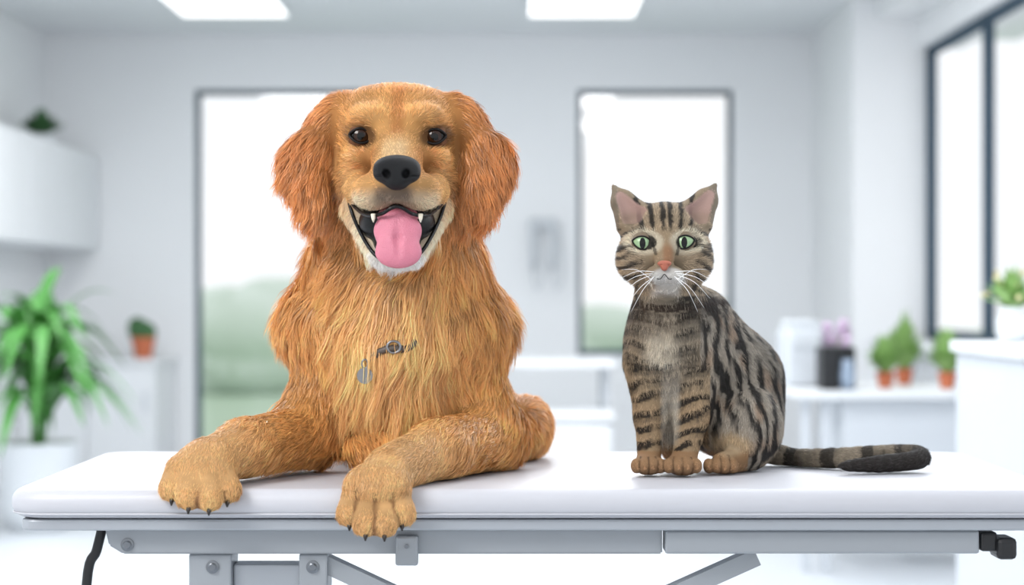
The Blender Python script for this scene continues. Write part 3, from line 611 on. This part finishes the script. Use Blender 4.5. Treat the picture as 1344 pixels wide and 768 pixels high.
for s in (-1,1):
    K += [E(P(872+s*34,341,.105), (.030,.035,.031), .02, rad=1, len=.013, lift=.22, col=cg),
          E(P(872+s*10.5,361,.058), (.0155,.015,.0125), .006, rad=1, len=.005, lift=.12, col=cg)]
    tip = P(806,246,.135) if s < 0 else P(938,244,.135); bs = P(833,288,.13) if s < 0 else P(911,286,.13)
    md = bs*.5+tip*.5+np.array([s*.002,0,.002])
    fl_ = tuple((tip-bs)/np.linalg.norm(tip-bs))
    K += [Cn(bs, md, .029, .0175, .010, flow=fl_, len=.005, lift=.08, col=cg), Cn(md, tip, .0175, .004, .004, flow=fl_, len=.004, lift=.05, col=cg)]
    ears.append(Cn(bs+np.array([0,-.030,0])+(tip-bs)*.2, bs+np.array([0,-.0165,0])+(tip-bs)*.78, .0190, .0055, .004))
cuts = list(ears)
ctoes = []
for c0, dx in ((851,10.5),(896,12),(946,10.5)):
    for j in (-1.5,-.5,.5,1.5):
        Yt = (.080 if c0 != 896 else .072) if c0 != 946 else .105
        ctoes.append(E(P(c0+j*dx,611.5,Yt+abs(j)*.004), (.0078,.014,.0105), .003, flow=(0,-1,-.3), len=.0045, lift=.1, col=ct))
K += ctoes
tail = [(1000,590,.26),(1040,602,.24),(1090,602,.20),(1140,599,.175),(1180,597,.165),(1203,598,.155),(1206,603,.142),(1180,607,.132),(1140,610,.122),(1108,612,.115)]
tp = spline([P(*q) for q in tail], 3); tr = np.interp(np.linspace(0,1,len(tp)), [0,.1,.6,.85,1], [.017,.0145,.0130,.0115,.0060])
for a_, b_, r0, r1 in zip(tp, tp[1:], tr, tr[1:]):
    K.append(Cn(a_, b_, r0, r1, .004, flow=tuple((b_-a_)/np.linalg.norm(b_-a_)), len=.009, lift=.22, col=cg))
TP = np.array(tp)
def catcol(X, N, base):
    u = 672+X[:,0]/.00104; v = 384+(1.1-X[:,2])/.00104; Y = X[:,1]; c = base.copy()
    n1 = vnoise(X,.012,2.2); n2 = vnoise(X,.03,8.8); n3 = vnoise(X,.006,5.5); n4 = vnoise(X,.018,12.1)
    c *= (0.78+.4*n1+.12*n3)[:,None]
    def mixc(col, w):
        nonlocal c; w = np.clip(w,0,1)[:,None]; c = c*(1-w)+lin(col)*w
    dk = (28,25,24); du = u-873; ad = np.abs(du)
    head = v < 388; front = Y < .115
    tl = (v > 575)&(u > 1008)&(X[:,2] < .89)
    st = lambda ph, lo_, hi_: smooth01(np.sin(ph), lo_, hi_)
    leg = (~head)&(v > 478)&(u < 934)&(Y < .175); flank = (~head)&(~tl)&(~leg)
    mixc((172,165,155), flank*(u > 920)*.65)
    mixc((160,116,78), flank*(u > 915)*smooth01(n4,.58,.82)*.4)
    w = st((u*.95-(v-500)*.20+26*n2+8*n1)*2*math.pi/18, -.02, .26)*smooth01(n4,.10,.24)
    mixc(dk, flank*(smooth01(u,905,930))*w*.96)
    mixc(dk, flank*smooth01(u,935,960)*smooth01(u-(v-470)*.35,1000,1016)*.4)
    w = st((v+12*n2+ad*.18)*2*math.pi/20, -.05, .4)*smooth01(n4,.14,.34)
    mixc((218,206,186), flank*(1-smooth01(u,895,920))*smooth01(v,425,450)*(1-smooth01(np.abs(u-868),8,32))*.85)
    mixc(dk, flank*(1-smooth01(u,905,935))*w*(0.35+.55*smooth01(np.abs(u-868),10,28)))
    mixc((44,28,21), flank*(np.abs(v-400+ad*.14-4-4*n1) < 5)*(Y < .2)*.93); mixc((48,34,26), flank*(np.abs(v-419+ad*.2-4-4*n1) < 3)*(Y < .2)*.75)
    mixc((186,156,122), leg*smooth01(v,500,540)*.6)
    w = st((v+(u-880)*.22+16*n2+6*n1)*2*math.pi/20, -.1, .35)*smooth01(n4,.1,.30)
    mixc(dk, leg*w*(1-smooth01(v,590,600))*.95)
    mixc((184,144,106), (v > 592)&(u < 985))
    r = np.hypot((u-962)/30,(v-583)/19); mixc((220,194,158), flank*(Y < .24)*(1-smooth01(r,.6,1.15))*.85)
    mixc((226,217,202), (1-smooth01(np.abs(u-881),8,16))*(v > 450)*(v < 585)*(~head)*smooth01(Y,.10,.13)*.75)
    q = ((X[:,None,:]-TP[None,:,:])**2).sum(2).argmin(1); s_ = q/len(TP)
    mixc((150,138,121), tl*.6); mixc(dk, tl*st(q*2*math.pi/2.9+n2*2, -.1,.5)*.85); mixc((54,49,47), tl*smooth01(s_,.30,.62))
    fh = head*(v < 312); fan = du*(1+(300-v)*-.0035)
    mixc((190,164,132), head*(ad < 60)*.45)
    mixc(dk, fh*(ad < 42)*st((np.abs(fan)+3*n3)*2*math.pi/13.5-1.2, .0,.5)*smooth01(308-v+ad*.15,0,12)*.94)
    mixc(dk, head*(ad > 32)*(v > 300)*st((v-ad*.45+9*n1)*2*math.pi/15, .05,.5)*.9)
    for ex in (844,899):
        dx = u-ex; r = np.hypot(dx/1.25, (v-319)*1.15); s = -1 if ex < 870 else 1
        mixc((238,224,198), head*front*(1-smooth01(r,15.5,22))*.9); mixc(dk, head*front*(1-smooth01(r,11.2,12.8))*.95)
        mixc(dk, head*front*(np.abs(v-(322+ (dx*s)*.25)) < 2.4)*((dx*s) > 9)*((dx*s) < 36)*.9)
        mixc(dk, head*front*(np.abs(dx*s+12-(v-328)*-.25) < 2)*(v > 318)*(v < 336)*.7)
    mixc((184,126,88), head*(1-smooth01(ad,3,10))*smooth01(v,314,330)*(v < 346)*.65)
    mixc((242,238,232), head*(Y < .095)*(1-smooth01(np.hypot(ad/24,(v-364)/13),.75,1.1))); mixc((236,230,222), (v > 368)*(1-smooth01(v,384,392))*(1-smooth01(ad,12,24))*(Y < .14)*.8)
    for e in ears:
        d = ev(e, X); mixc((224,186,176), head*(v < 294)*(N[:,1] < -.2)*(1-smooth01(d,.0005,.0025))*.9*(.55+.45*smooth01(292-v,6,20)))
    low = np.where((v > 598)&(u < 985))[0]
    if len(low):
        d = np.sort(np.stack([ev(s, X[low]) for s in ctoes], 1), 1); w = ((1-smooth01(d[:,1]-d[:,0],.0003,.0022))*(d[:,0] < .006))[:,None]*.75
        c[low] = c[low]*(1-w)+lin((70,50,38))*w  # crease shade between the cat's toes put into the fur colour
    return c
root = thing('cat', 'brown tabby cat sitting upright beside the dog with its tail along the table', 'cat', (0.25,0.15,0.85))
kills = [(P(844,319,.07), (.0134,.03,.0100)), (P(899,318,.07), (.0134,.03,.0100)), (P(872,347,.05), (.0080,.014,.0055))]
MF = (fur_mat('cat_skin', .8, 0, .2), fur_mat('tabby_fur', .5, .10, .35))
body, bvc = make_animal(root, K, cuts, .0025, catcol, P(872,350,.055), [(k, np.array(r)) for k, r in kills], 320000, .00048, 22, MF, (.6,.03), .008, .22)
for px, py, tl_ in ((844,319,.24),(899,318,-.24)):
    c = eye(root, bvc, px, py, .0150, .0100, .0126, (.0040,.0076), .0144, .0094, .0082, -tl_, (M['ceye'],M['ciris'],M['dpup']), M['clid'], .0012)
h, n = hit(bvc, 872, 347); h = np.array(h)
sdf_obj('nose', [E(h+np.array([0,-.001,.001]), (.0095,.0055,.0042), .004), E(h+np.array([0,-.002,-.0045]), (.0045,.0045,.0045), .004)], [E(h+np.array([-.005,-.0065,-.001]), (.0016,.003,.0011), .001), E(h+np.array([.005,-.0065,-.001]), (.0016,.003,.0011), .001)], .0007, M['cnose'], root)
def hp2(px, py): h, n = hit(bvc, px, py); return np.array(h)+np.array([0,-.0016,0])
MB().tube(spline([hp2(862,366),hp2(867,366),hp2(872,360),hp2(877,366),hp2(882,366)],4), .0005, 6).build('mouth_line', M['rim'], root, True)
for s in (-1,1):
    for i, (dx, dy) in enumerate(((48,10),(50,22),(46,34),(38,46),(30,52),(42,-4))):
        h, n = hit(bvc, 872+s*(13+i%3*2), 357+i*2); a = Vector(h); b_ = Vector(P(872+s*(14+dx), 358+dy, .05))
        mid = (a+b_)/2+Vector((0,-.012,.006)); MB().tube(spline([a,mid,b_],5), [.00045*(1-k/11)+.0001 for k in range(11)], 5).build('whisker', M['whisk'], root, True)
# ================================================================== LIGHT + CAMERA
wd = bpy.data.worlds.new('sky'); scene.world = wd; wd.use_nodes = True; nt = wd.node_tree; bg = nt.nodes['Background']
tc = nt.nodes.new('ShaderNodeTexCoord'); no = nt.nodes.new('ShaderNodeTexNoise'); no.inputs['Scale'].default_value = 2.5
cr = nt.nodes.new('ShaderNodeValToRGB'); cr.color_ramp.elements[0].color = (0.92,0.96,1.0,1); cr.color_ramp.elements[1].color = (1,1,1,1); cr.color_ramp.elements[0].position = 0.3; cr.color_ramp.elements[1].position = 0.7
nt.links.new(tc.outputs['Generated'], no.inputs['Vector']); nt.links.new(no.outputs['Fac'], cr.inputs['Fac']); nt.links.new(cr.outputs['Color'], bg.inputs['Color']); bg.inputs['Strength'].default_value = 1.12
def area(name, loc, rot, sx, sy, power, color=(1,1,1)):
    l = bpy.data.lights.new(name, 'AREA'); l.shape = 'RECTANGLE'; l.size = sx; l.size_y = sy; l.energy = power; l.color = color
    o = bpy.data.objects.new(name, l); COL.objects.link(o); o.location = loc; o.rotation_euler = [math.radians(a) for a in rot]; return o
for y in (3.6,6.0): 
    for x in (-1.7,0.5): area('ceiling_fill', (x,y,ZC-0.03), (0,0,0), 0.62, 1.2, 42)  # unseen area lights added under the ceiling to brighten the deep room
area('ceiling_fill', (0.2,1.0,ZC-0.03), (0,0,0), 1.2, 1.2, 13)  # unseen overhead light added for top light on the animals
area('added_key', (-1.4,-1.4,2.45), (52,0,-45), 1.0, 1.0, 50, (1,0.98,0.95))  # unseen soft key light added front left to model the animals
area('side_fill', (1.9,0.3,2.2), (0,58,10), 1.0, 1.6, 14, (0.97,0.99,1))  # unseen weaker light added from the right
def aim(o, tgt): o.rotation_euler = (Vector(tgt)-o.location).to_track_quat('-Z','Y').to_euler()
for loc, pw in (((-1.5,2.4,2.45),30), ((1.6,2.6,2.45),30)): aim(area('added_rim', loc, (0,0,0), 0.8, 0.8, pw, (0.97,0.99,1)), (0,0.1,1.15))  # pair of unseen lights added behind for rims on heads and shoulders
cam = bpy.data.cameras.new('camera'); co = bpy.data.objects.new('camera', cam); COL.objects.link(co); co.location = CAMP; co.rotation_euler = (math.pi/2,0,0)
cam.sensor_width = 36; cam.lens = FPX/1344*36; cam.clip_end = 200; cam.dof.use_dof = True; cam.dof.focus_distance = 2.6; cam.dof.aperture_fstop = 3.2
scene.camera = co
scene.view_settings.view_transform = 'Standard'; scene.view_settings.look = 'None'
